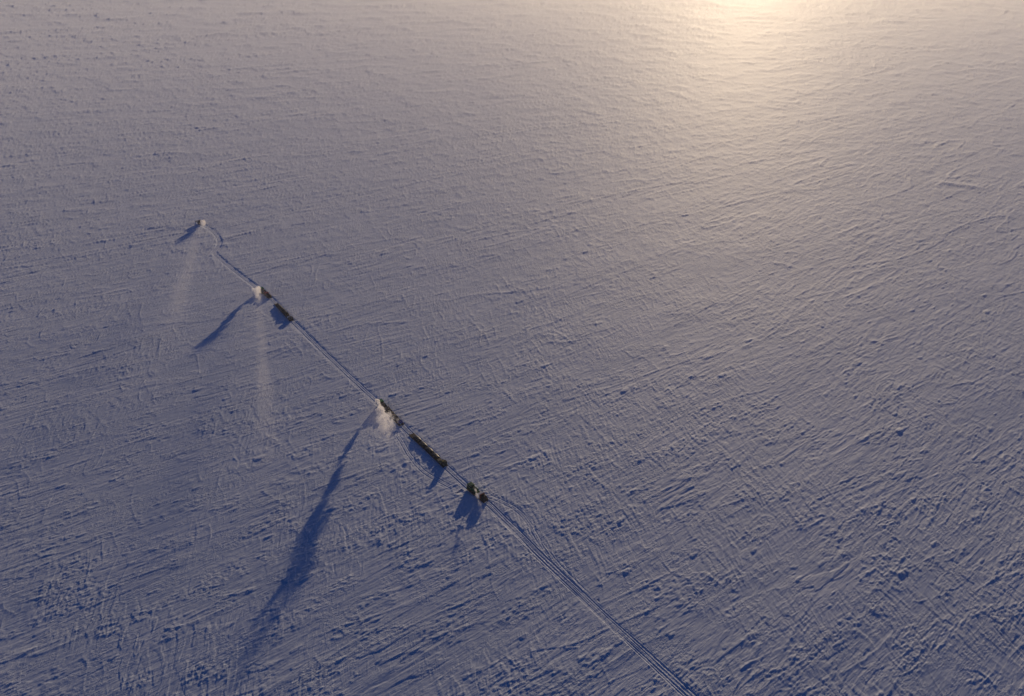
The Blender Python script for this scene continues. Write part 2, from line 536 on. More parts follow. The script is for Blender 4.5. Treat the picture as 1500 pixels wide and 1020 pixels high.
def tag(o, label, cat, group=None):
    o['label'] = label; o['category'] = cat
    if group:
        o['group'] = group
    return o
def empty(name):
    o = bpy.data.objects.new(name, None)
    o.empty_display_size = 0.5
    col.objects.link(o)
    return o

M_BLACK = mat('track rubber', (0.018, 0.018, 0.02), 0.75, var=0.3, scale=6, bump=0.3)
M_STEEL = mat('worn steel', (0.12, 0.12, 0.13), 0.5, 0.7, var=0.25, scale=8)
M_DARK = mat('dark painted steel', (0.030, 0.032, 0.036), 0.55, var=0.3, scale=5)
M_GREEN = mat('green paint', (0.030, 0.270, 0.050), 0.45, var=0.2, scale=2)
M_DGREEN = mat('deep green paint', (0.015, 0.130, 0.035), 0.45, var=0.2, scale=2)
M_GREY = mat('grey paint', (0.16, 0.15, 0.14), 0.5, var=0.2, scale=2)
M_GLASS = mat('cab glass', (0.02, 0.025, 0.03), 0.08, var=0.1)
M_ORANGE = mat('orange lens', (0.60, 0.14, 0.02), 0.3, var=0.1)
M_LAMP = mat('headlight glass', (0.6, 0.6, 0.55), 0.15, var=0.05)
M_WOOD = mat('weathered wood', (0.075, 0.048, 0.03), 0.8, var=0.35, scale=4, bump=0.3)
M_PALEWOOD = mat('pale plywood', (0.34, 0.25, 0.12), 0.75, var=0.25, scale=3)
M_BLADDER = mat('black coated fabric', (0.009, 0.009, 0.010), 0.42, var=0.3, scale=2, bump=0.2)
M_TARP = mat('dark tarpaulin', (0.018, 0.017, 0.018), 0.6, var=0.35, scale=2, bump=0.5)
M_BLUE = mat('blue tarpaulin', (0.015, 0.05, 0.32), 0.55, var=0.25, scale=2, bump=0.5)
M_RED = mat('red paint', (0.36, 0.035, 0.02), 0.5, var=0.25, scale=3)
M_RUST = mat('rust orange paint', (0.42, 0.14, 0.04), 0.6, var=0.3, scale=3)
M_WHITE = mat('white panel', (0.72, 0.72, 0.70), 0.6, var=0.1, scale=2)
M_OLIVE = mat('olive drab', (0.035, 0.040, 0.02), 0.65, var=0.25, scale=3)
M_BROWN = mat('brown hide cover', (0.085, 0.05, 0.028), 0.75, var=0.35, scale=3, bump=0.4)
M_YELLOW = mat('dull yellow paint', (0.45, 0.33, 0.06), 0.55, var=0.25, scale=3)
M_ROPE = mat('tow rope', (0.10, 0.08, 0.06), 0.9, var=0.2, scale=10)

# ------------------------------------------------------------------ standing places along the ruts
def s_of(px):
    return _S[np.argmin(np.linalg.norm(MAINC - gpt(*px), axis=1))]
def frame_at(s0, s1, sink=0.07):
    """rest a rigid unit on the snow between two arc lengths; +X is the way of travel"""
    f = lambda s: np.array([np.interp(s, _S, MAINC[:, 0]), np.interp(s, _S, MAINC[:, 1])])
    p, q = f(s0), f(s1)               # front, rear
    ss = np.linspace(s0, s1, 25)
    pts = np.array([f(v) for v in ss])
    z = H(pts[:, 0], pts[:, 1])
    k = np.polyfit(ss, z, 1)
    c = (p + q) / 2
    head = math.atan2(p[1] - q[1], p[0] - q[0])
    zc = np.polyval(k, (s0 + s1) / 2)
    return Matrix.Translation((c[0], c[1], zc - sink)) @ Matrix.Rotation(head, 4, 'Z') @ Matrix.Rotation(math.atan(k[0]), 4, 'Y')
def put(o, M, loc=(0, 0, 0), rz=0.0):
    o.matrix_world = M @ Matrix.Translation(loc) @ Matrix.Rotation(rz, 4, 'Z')

# ------------------------------------------------------------------ tracked tractors
def track_loop(inset=0.0):
    pts = []
    for cx, cz, r, a0, a1 in ((2.55, 0.62, 0.46, 90, -40), (1.9, 0.34, 0.34, -50, -90), (-2.1, 0.34, 0.34, -90, -130), (-2.7, 0.66, 0.46, 220, 90)):
        n = 5
        for i in range(n + 1):
            a = R(a0 + (a1 - a0) * i / n)
            pts.append((cx + (r - inset) * math.cos(a), cz + (r - inset) * math.sin(a)))
    return pts
def make_tractor(M, label, paint, housing, stack, variant='plain'):
    t = empty('tracked_tractor')
    tag(t, label, 'tractor', 'tracked tractors of the convoy')
    put(t, M)
    for sy in (-1, 1):
        o, inn = track_loop(), track_loop(0.09)
        mb = MB()
        y0, y1 = sy * 0.72, sy * 1.48
        n = len(o)
        V = [[mb.bm.verts.new((x, y, z)) for x, z in pr] for pr in (o, inn) for y in (y0, y1)]
        for i in range(n):
            j = (i + 1) % n
            mb.bm.faces.new((V[0][i], V[1][i], V[1][j], V[0][j]))
            mb.bm.faces.new((V[2][i], V[3][i], V[3][j], V[2][j]))
            mb.bm.faces.new((V[0][i], V[0][j], V[2][j], V[2][i]))
            mb.bm.faces.new((V[1][i], V[1][j], V[3][j], V[3][i]))
        P = np.array(o + o[:1]); L = np.concatenate([[0], np.cumsum(np.linalg.norm(np.diff(P, axis=0), axis=1))])
        for k in range(44):
            sl = L[-1] * k / 44
            x, z = np.interp(sl, L, P[:, 0]), np.interp(sl, L, P[:, 1])
            i = min(np.searchsorted(L, sl, 'right') - 1, n - 1)
            d = P[i + 1] - P[i]
            mb.box((x, sy * 1.1, z), (0.06, 0.80, 0.07), ry=-math.atan2(d[1], d[0]))
        tr = mb.build('track', M_BLACK, t)
        for cx, cz, r in ((2.55, 0.62, 0.36), (1.6, 0.36, 0.27), (0.7, 0.36, 0.27), (-0.2, 0.36, 0.27), (-1.1, 0.36, 0.27), (-1.9, 0.36, 0.27), (-2.7, 0.66, 0.36)):
            MB().rod((cx, sy * 0.80, cz), (cx, sy * 1.42, cz), r, 14).rod((cx, sy * 1.40, cz), (cx, sy * 1.47, cz), r * 0.4, 8).build('road_wheel', M_STEEL, tr)
        MB().prism([(3.15, 1.16), (3.15, 1.21), (-3.25, 1.25), (-3.25, 1.20)], sy * 0.70, sy * 1.52).build('fender', M_DARK, t)
        MB().rod((3.18, sy * 0.75, 1.38), (3.26, sy * 0.75, 1.38), 0.13, 10).build('headlight', M_LAMP, t)
        m = MB().rod((2.9, sy * 1.28, 2.15), (3.05, sy * 1.62, 2.3), 0.025, 6).box((3.06, sy * 1.66, 2.25), (0.05, 0.2, 0.42), 0.02)
        m.build('mirror', M_DARK, t)
    MB().box((-0.1, 0, 0.82), (6.2, 1.36, 0.62), 0.06).build('chassis', M_DARK, t)
    # cab: lower shell, glazed upper, roof
    cab = MB().prism([(3.2, 1.23), (3.2, 1.55), (2.95, 1.98), (0.55, 1.98), (0.55, 1.23)], -1.28, 1.28).build('cab', paint, t)
    roof = MB().box((1.65, 0, 3.06), (2.75, 2.55, 0.20), 0.07).box((1.45, 0, 3.20), (1.7, 1.7, 0.12), 0.04).build('roof', paint, t)
    for x0, z0, x1, z1 in ((2.92, 1.98, 2.72, 2.98), (1.75, 1.98, 1.75, 2.98), (0.62, 1.98, 0.66, 2.98)):
        for sy in (-1, 1):
            MB().rod((x0, sy * 1.2, z0), (x1, sy * 1.17, z1), 0.075, 6).build('pillar', paint, cab)
    MB().prism([(2.90, 1.99), (2.93, 1.99), (2.73, 2.96), (2.70, 2.96)], -1.12, 1.12).build('windshield', M_GLASS, cab)
    MB().prism([(0.60, 1.99), (0.63, 1.99), (0.67, 2.96), (0.64, 2.96)], -1.12, 1.12).build('rear_window', M_GLASS, cab)
    for sy in (-1, 1):
        MB().prism([(2.84, 1.99), (2.66, 2.95), (1.83, 2.95), (1.83, 1.99)], sy * 1.17, sy * 1.20).build('side_window', M_GLASS, cab)
        MB().prism([(1.67, 1.99), (1.67, 2.95), (0.74, 2.95), (0.70, 1.99)], sy * 1.17, sy * 1.20).build('side_window', M_GLASS, cab)
        d = MB().box((2.3, sy * 1.295, 1.60), (0.95, 0.03, 0.66), 0.01).build('door', paint, t)
        MB().box((1.95, sy * 1.33, 1.75), (0.16, 0.04, 0.05)).build('handle', M_STEEL, d)
        MB().box((2.3, sy * 1.55, 1.00), (0.5, 0.16, 0.04)).box((2.3, sy * 1.55, 0.70), (0.5, 0.16, 0.04)).rod((2.07, sy * 1.55, 0.66), (2.07, sy * 1.55, 1.2), 0.02, 6).rod((2.53, sy * 1.55, 0.66), (2.53, sy * 1.55, 1.2), 0.02, 6).build('step', M_STEEL, t)
    for y in (-0.9, -0.3, 0.3, 0.9):
        MB().box((3.06, y, 3.10), (0.12, 0.26, 0.16), 0.03).build('headlight', M_LAMP, roof)
    MB().rod((1.1, 0.6, 3.25), (1.1, 0.6, 3.44), 0.10, 10, 0.07).build('beacon', M_ORANGE, roof)
    MB().rod((0.75, -0.9, 3.15), (0.7, -0.9, 4.3), 0.02, 6, 0.008).build('antenna', M_DARK, roof)
    MB().box((3.24, 0, 1.36), (0.06, 1.1, 0.30), 0.01).build('grille', M_DARK, cab)
    MB().box((3.36, 0, 0.80), (0.16, 2.3, 0.26), 0.05).build('bumper', M_DARK, t)
    # engine housing behind the cab
    hs = MB().prism([(0.35, 1.23), (0.35, 2.35), (0.05, 2.62), (-2.55, 2.62), (-3.15, 2.25), (-3.15, 1.23)], -0.98, 0.98).build('engine_housing', housing, t)
    for sy in (-1, 1):
        for k in range(6):
            MB().box((-2.2 + k * 0.18, sy * 0.995, 2.05), (0.09, 0.05, 0.55)).build('louvre', M_DARK, hs)
        MB().box((-0.5, sy * 0.99, 1.9), (0.9, 0.03, 0.9), 0.01).build('hatch', housing, hs)
    MB().box((-1.3, 0, 2.645), (1.3, 1.1, 0.05), 0.015).build('radiator_grille', M_DARK, hs)
    MB().box((-3.25, 0, 0.8), (0.3, 0.6, 0.3), 0.04).rod((-3.38, 0, 0.78), (-3.7, 0, 0.78), 0.07, 8).build('hitch', M_STEEL, t)
    sx, sy_ = stack
    MB().rod((sx, sy_, 1.25), (sx, sy_, 3.35), 0.11, 10).rod((sx, sy_, 3.3), (sx - 0.12, sy_, 3.55), 0.10, 10).rod((sx, sy_, 2.45), (sx, sy_, 3.0), 0.16, 10).build('exhaust_stack', M_STEEL, t)
    if variant == 'boom':
        b = MB().rod((3.4, 0.7, 0.9), (8.6, 0.10, 0.85), 0.07, 8).rod((3.4, -0.7, 0.9), (8.6, -0.10, 0.85), 0.07, 8)
        b.rod((5.2, 0.50, 0.88), (5.2, -0.50, 0.88), 0.05, 6).rod((7.0, 0.3, 0.86), (7.0, -0.3, 0.86), 0.05, 6)
        b.rod((3.0, 0, 2.9), (8.5, 0, 1.0), 0.025, 6)
        bo = b.build('boom', M_DARK, t)
        MB().box((9.2, 0, 0.60), (1.3, 1.5, 0.55), 0.06).build('radar_antenna', M_DARK, bo)
        MB().prism([(10.3, 0.35), (10.25, 0.38), (9.9, 0.15), (8.4, 0.13), (8.4, 0.09), (9.9, 0.10)], -0.7, 0.7).build('ski', M_STEEL, bo)
        MB().box((-1.5, 0, 2.9), (1.6, 1.6, 0.45), 0.06).build('roof_rack_box', M_BROWN, t)
    if variant == 'rack':
        MB().box((-2.0, -0.35, 2.80), (1.5, 0.7, 0.28), 0.05).build('stowage_box', M_YELLOW, t)
    return t

# ------------------------------------------------------------------ sleds and loads
def make_sled(M, label, L, W=2.7, deck=0.72, bars=True, tow=1.75):
    s = empty('cargo_sled')
    tag(s, label, 'sled', 'towed cargo sleds')
    put(s, M)
    h = L / 2
    for sy in (-1, 1):
        y = sy * (W / 2 - 0.28)
        pr = [(h + 0.55, 0.62), (h + 0.50, 0.66), (h - 0.1, 0.20), (-h + 0.1, 0.16), (-h, 0.10), (-h, 0.03), (h - 0.2, 0.03), (h + 0.15, 0.16)]
        MB().prism(pr, y - 0.17, y + 0.17).build('runner', M_STEEL, s)
        MB().box((0, sy * (W / 2 + 0.012), deck - 0.04), (L - 0.3, 0.08, 0.18), 0.01).build('side_rail', M_DARK, s)
    n = max(2, int(L / 2.4))
    for k in range(n + 1):
        x = -h + 0.35 + (L - 0.7) * k / n
        MB().box((x, 0, (deck + 0.16) / 2), (0.16, W - 0.34, deck - 0.20)).build('crossbeam', M_DARK, s)
    MB().box((0, 0, deck), (L - 0.25, W - 0.06, 0.08)).build('deck', M_WOOD, s)
    if bars:
        for k in range(n + 1):
            x = -h + 0.4 + (L - 0.8) * k / n
            for sy in (-1, 1):
                MB().rod((x, sy * (W / 2 + 0.10), deck - 0.1), (x, sy * (W / 2 + 0.10), deck + 0.55), 0.035, 6).build('stake', M_STEEL, s)
    e = h + tow
    MB().rod((h + 0.1, W / 2 - 0.4, 0.5), (e - 0.25, 0, 0.6), 0.05, 6).rod((h + 0.1, -W / 2 + 0.4, 0.5), (e - 0.25, 0, 0.6), 0.05, 6).rod((e - 0.35, 0, 0.6), (e, 0, 0.62), 0.06, 6).build('drawbar', M_STEEL, s)
    return s
def crate(M, loc, size, material, label, group=None, rz=0.0, name='crate', cat='crate'):
    e = empty(name)
    tag(e, label, cat, group)
    put(e, M, loc, rz)
    a, b, c = size
    MB().box((0, 0, c / 2), (a - 0.06, b - 0.06, c - 0.02), 0.02).build('body', material, e)
    for sx in (-1, 1):
        for sy in (-1, 1):
            MB().box((sx * (a / 2 - 0.05), sy * (b / 2 - 0.05), c / 2), (0.1, 0.1, c)).build('corner_post', M_WOOD if material in (M_WOOD, M_PALEWOOD) else M_DARK, e)
    lid = MB().box((0, 0, c + 0.025), (a, b, 0.05), 0.015).build('lid', material, e)
    for sx in (-0.25, 0.25):
        MB().box((sx * a, 0, c + 0.058), (0.08, b + 0.02, 0.016)).build('strap', M_DARK, lid)
    return e
def drum(M, loc, material, label, group):
    e = empty('drum')
    tag(e, label, 'drum', group)
    put(e, M, loc)
    b = MB().rod((0, 0, 0), (0, 0, 0.88), 0.29, 16).rod((0, 0, 0.28), (0, 0, 0.31), 0.305, 16).rod((0, 0, 0.58), (0, 0, 0.61), 0.305, 16).build('barrel', material, e)
    MB().rod((0.15, 0, 0.88), (0.15, 0, 0.92), 0.05, 8).build('bung', M_STEEL, b)
    return e
def tarp(M, loc, size, material, label, group=None, peak=0.25, seed=0):
    """a lashed load under a tarpaulin: sagging ridge, lumpy, rope over it"""
    e = empty('covered_load')
    tag(e, label, 'cargo', group)
    put(e, M, loc)
    a, b, c = size
    rr = random.Random(seed)
    top = [c * (1 + rr.uniform(-0.22, 0.22)) for _ in range(9)]
    rows = []
    for i in range(9):
        x = -a / 2 + a * i / 8
        tz = top[i] * (0.72 if i in (0, 8) else 1)
        pr = [(-b / 2, 0), (-b / 2 * 0.98, tz * 0.55), (-b * 0.36, tz * 0.92), (peak * b * rr.uniform(-0.3, 0.3), tz * 1.12), (b * 0.36, tz * 0.9), (b / 2 * 0.98, tz * 0.5), (b / 2, 0)]
        rows.append([(x + rr.uniform(-0.06, 0.06), y, max(0, z + (rr.uniform(-0.05, 0.05) if z > 0 else 0))) for y, z in pr])
    MB().surf(rows, closed=True).build('tarpaulin', material, e, smooth=False)
    for k in (2, 4, 6):
        p = rows[k]
        m = MB()
        for u, v in zip(p[:-1], p[1:]):
            m.rod((u[0], u[1] * 1.01, u[2] + 0.02), (v[0], v[1] * 1.01, v[2] + 0.02), 0.025, 5)
        m.build('lashing_rope', M_ROPE, e)
    return e
def bladder(M, loc, L, W, Hh, label, group):
    e = empty('fuel_bladder')
    tag(e, label, 'fuel bladder', group)
    put(e, M, loc)
    rows = []
    N, K = 14, 18
    for i in range(N + 1):
        u = -1 + 2 * i / N
        u = max(-0.999, min(0.999, u))
        f = (1 - abs(u) ** 3.2) ** 0.42
        row = []
        for j in range(K):
            a = 2 * math.pi * j / K
            y = math.copysign(abs(math.cos(a)) ** 0.75, math.cos(a)) * W / 2 * (0.82 + 0.18 * f)
            z = math.copysign(abs(math.sin(a)) ** 0.8, math.sin(a))
            z = Hh * f * (0.5 + 0.5 * z) if z > 0 else Hh * f * 0.5 * (1 + z) 
            row.append((u * L / 2, y, z * (1 + 0.04 * math.sin(7 * u + j)) + 0.0))
        rows.append(row)
    b = MB().surf(rows, closed=True).build('bladder_body', M_BLADDER, e, smooth=True)
    for u in (-0.55, 0.0, 0.55):
        f = (1 - abs(u) ** 3.2) ** 0.42
        m = MB()
        pp = []
        for j in range(0, 10):
            a = math.pi * j / 9
            pp.append((u * L / 2, math.cos(a) * W / 2 * 1.01, Hh * f * (0.5 + 0.5 * abs(math.sin(a)) ** 0.8) * 1.01 + 0.02 if 0 < j < 9 else 0.05))
        for p, q in zip(pp[:-1], pp[1:]):
            m.rod(p, q, 0.035, 5)
        m.build('strap', M_STEEL, e)
    MB().rod((0.6, 0, Hh * 0.97), (0.6, 0, Hh * 1.08), 0.16, 10).build('filler_cap', M_STEEL, b)
    return e
def rope(p, q, label, sag=0.12):
    e = MB()
    p, q = Vector(p), Vector(q)
    pts = [p.lerp(q, k / 10) - Vector((0, 0, sag * 4 * (k / 10) * (1 - k / 10))) for k in range(11)]
    for a, b in zip(pts[:-1], pts[1:]):
        e.rod(a, b, 0.045, 6)
    o = e.build('tow_cable', M_ROPE)
    tag(o, label, 'cable', 'tow cables of the convoy')
    return o

def unit(s0, L):
    return frame_at(s0, s0 + L)

# rearmost tractor with a short trailer sled
sA = s_of((688, 714))
MA = unit(sA, 6.9)
make_tractor(MA, 'dark green tracked tractor at the rear of the convoy, faint exhaust behind it', M_DGREEN, M_DGREEN, (-2.5, 0.75))
MA2 = unit(sA + 7.75, 5.2)
make_sled(MA2, 'short sled with brown and red load behind the rearmost green tractor', 5.2, tow=0.95)
crate(MA2, (1.35, 0.1, 0.76), (1.5, 2.3, 1.9), M_WHITE, 'pale grey box at the front of the short rear sled')
crate(MA2, (0.2, 0, 0.76), (0.5, 2.6, 2.25), M_RED, 'narrow red box across the short rear sled', name='red_box', cat='box')
tarp(MA2, (-1.25, 0, 0.76), (2.2, 2.5, 1.95), M_BROWN, 'brown covered load at the tail of the short rear sled', seed=3)

# middle tractor, loaded sled, bladder sled
sB = s_of((557, 592))
MBt = unit(sB, 6.9)
make_tractor(MBt, 'bright green tracked tractor in mid convoy with the thickest white exhaust', M_GREEN, M_DARK, (2.9, 1.42))
MB1 = unit(sB + 7.9, 17.0)
make_sled(MB1, 'long sled of mixed dark cargo with a blue tarpaulin at its tail', 17.0, tow=1.0)
crate(MB1, (7.3, 0.0, 0.76), (2.0, 2.4, 1.7), M_DARK, 'black box at the head of the mixed cargo sled', name='cargo_box', cat='box')
crate(MB1, (5.2, -0.5, 0.76), (1.7, 1.5, 1.25), M_OLIVE, 'olive crate next to the black box on the mixed cargo sled')
crate(MB1, (5.2, 0.75, 0.76), (1.7, 0.9, 0.9), M_WOOD, 'low brown wooden crate beside the olive one on the mixed cargo sled')
tarp(MB1, (2.9, 0, 0.76), (2.4, 2.4, 1.5), M_TARP, 'dark covered load before the orange crate on the mixed cargo sled', seed=5)
crate(MB1, (1.0, 0.45, 0.76), (1.1, 1.4, 1.0), M_RUST, 'rust orange crate in the middle of the mixed cargo sled')
crate(MB1, (1.0, -0.75, 0.76), (1.1, 0.9, 0.8), M_BROWN, 'small brown crate beside the orange one on the mixed cargo sled')
tarp(MB1, (-1.4, 0, 0.76), (3.0, 2.4, 1.3), M_TARP, 'dark covered load behind the orange crate on the mixed cargo sled', seed=8)
for k in range(3):
    for j in range(2):
        drum(MB1, (-3.5 - 0.64 * k, -0.5 + 1.0 * j, 0.76), M_OLIVE, '%s dark fuel drum, %s ahead of the blue tarpaulin' % (('right hand', 'left hand')[j], ('front row', 'middle row', 'rear row')[k]), 'dark fuel drums on the mixed cargo sled')
tarp(MB1, (-6.7, -0.1, 0.76), (1.9, 2.3, 1.1), M_BLUE, 'blue tarpaulin covered load at the tail of the mixed cargo sled', seed=9)
crate(MB1, (-8.0, 0.55, 0.76), (0.5, 0.8, 0.7), M_WHITE, 'small white box at the tail edge of the mixed cargo sled', name='white_box', cat='box')
for x, y, hh, lab in ((8.25, -1.1, 3.2, 'thin upright mast at the head of the mixed cargo sled'), (-5.5, -1.15, 2.6, 'thin upright mast near the blue tarpaulin on the cargo sled')):
    m = MB().rod((0, 0, 0), (0, 0, hh), 0.07, 8).box((0, 0, hh), (0.35, 0.35, 0.3), 0.04).build('mast', M_DARK)
    tag(m, lab, 'mast')
    put(m, MB1, (x, y, 0.76))
sB2 = s_of((601, 638))
MB2 = unit(sB2, 32.0)
make_sled(MB2, 'very long low sled of black fuel bladders in mid convoy', 32.0, deck=0.42, bars=False)
bl = ['frontmost black fuel bladder on the long mid convoy sled', 'second black fuel bladder from the front of the long sled', 'third black fuel bladder from the front of the long sled', 'rearmost black fuel bladder, next to the pale crates on the long sled']
for k, lab in enumerate(bl):
    bladder(MB2, (10.3 - 5.75 * k, 0, 0.465), 5.5, 2.55, 0.95, lab, 'black fuel bladders on the long sled')
crate(MB2, (-11.0, 0.3, 0.465), (1.6, 1.7, 0.9), M_PALEWOOD, 'pale plywood crate just behind the rearmost fuel bladder')
crate(MB2, (-12.8, -0.5, 0.465), (1.5, 1.4, 1.1), M_OLIVE, 'olive crate among the pale crates at the tail of the bladder sled')
crate(MB2, (-12.8, 0.75, 0.465), (1.4, 0.9, 0.7), M_PALEWOOD, 'low pale crate beside the olive crate on the bladder sled')
crate(MB2, (-14.8, 0, 0.465), (1.7, 2.3, 2.1), M_OLIVE, 'tall dark box closing the tail of the bladder sled', name='cargo_box', cat='box')
crate(MB2, (-14.6, 0.3, 2.63), (1.0, 1.2, 0.35), M_YELLOW, 'flat yellow case on top of the tall tail box', name='yellow_case', cat='case')

# second tractor, short trailer, long covered sled
sC = s_of((384, 426))
MC = unit(sC, 6.9)
make_tractor(MC, 'bright green tracked tractor second from the front, short dense exhaust beside it', M_GREEN, M_GREY, (2.9, 1.42), 'rack')
MC1 = unit(sC + 7.9, 7.6)
make_sled(MC1, 'short sled with red and black boxes behind the second tractor', 7.6, tow=1.0)
crate(MC1, (2.2, -0.1, 0.76), (2.4, 2.3, 1.6), M_RED, 'red box at the head of the second tractor\'s short sled', name='red_box', cat='box')
crate(MC1, (0.2, 0.2, 0.76), (1.3, 2.0, 1.1), M_GREY, 'grey box between the red box and the brown load', name='cargo_box', cat='box')
tarp(MC1, (-2.1, 0, 0.76), (2.8, 2.4, 1.5), M_BROWN, 'dark brown covered load at the tail of the second tractor\'s short sled', seed=12)
sC2 = s_of((404, 445.5))
MC2 = unit(sC2, 31.0)
make_sled(MC2, 'very long sled of dark covered loads behind the second tractor', 31.0, deck=0.55)
tl = ['frontmost dark covered load on the second tractor\'s long sled', 'second dark covered load from the front of the far long sled', 'third dark covered load from the front of the far long sled', 'fourth dark covered load on the far long sled, before the white box']
for k, lab in enumerate(tl):
    tarp(MC2, (10.2 - 4.9 * k, 0, 0.59), (4.7, 2.5, 0.85 + 0.22 * k), M_TARP, lab, 'dark covered loads on the far long sled', seed=20 + k, peak=0.5)
crate(MC2, (-8.6, 0.3, 0.59), (1.2, 1.9, 1.2), M_BROWN, 'brown crate ahead of the white box on the far long sled')
crate(MC2, (-10.6, 0, 0.59), (2.3, 2.4, 0.75), M_WHITE, 'low white box near the tail of the far long sled', name='white_box', cat='box')
crate(MC2, (-13.6, 0, 0.59), (3.0, 2.4, 1.6), M_DARK, 'black container at the very tail of the far long sled', name='container', cat='container')

# lead tractor with a radar boom
sD = 1.0
MD = unit(sD, 6.9)
make_tractor(MD, 'dark grey brown lead tractor pushing a boom, ahead of the whole convoy', M_GREY, M_BROWN, (-2.7, -0.6), 'boom')

def wp(M, x, y, z):
    return M @ Vector((x, y, z))
rope(wp(MA, -3.7, 0, 0.78), wp(MA2, 5.2 / 2 + 0.95, 0, 0.62), 'tow cable between rearmost tractor and its short sled', 0.03)
rope(wp(MBt, -3.7, 0, 0.78), wp(MB1, 8.5 + 1.0, 0, 0.62), 'tow cable between mid convoy tractor and the mixed cargo sled', 0.02)
rope(wp(MB1, -8.5, 0, 0.55), wp(MB2, 16 + 1.75, 0, 0.62), 'tow cable between the mixed cargo sled and the bladder sled')
rope(wp(MC, -3.7, 0, 0.78), wp(MC1, 3.8 + 1.0, 0, 0.62), 'tow cable between the second tractor and its short sled', 0.02)
rope(wp(MC1, -3.8, 0, 0.55), wp(MC2, 15.5 + 1.75, 0, 0.62), 'tow cable between the short sled and the far long sled')

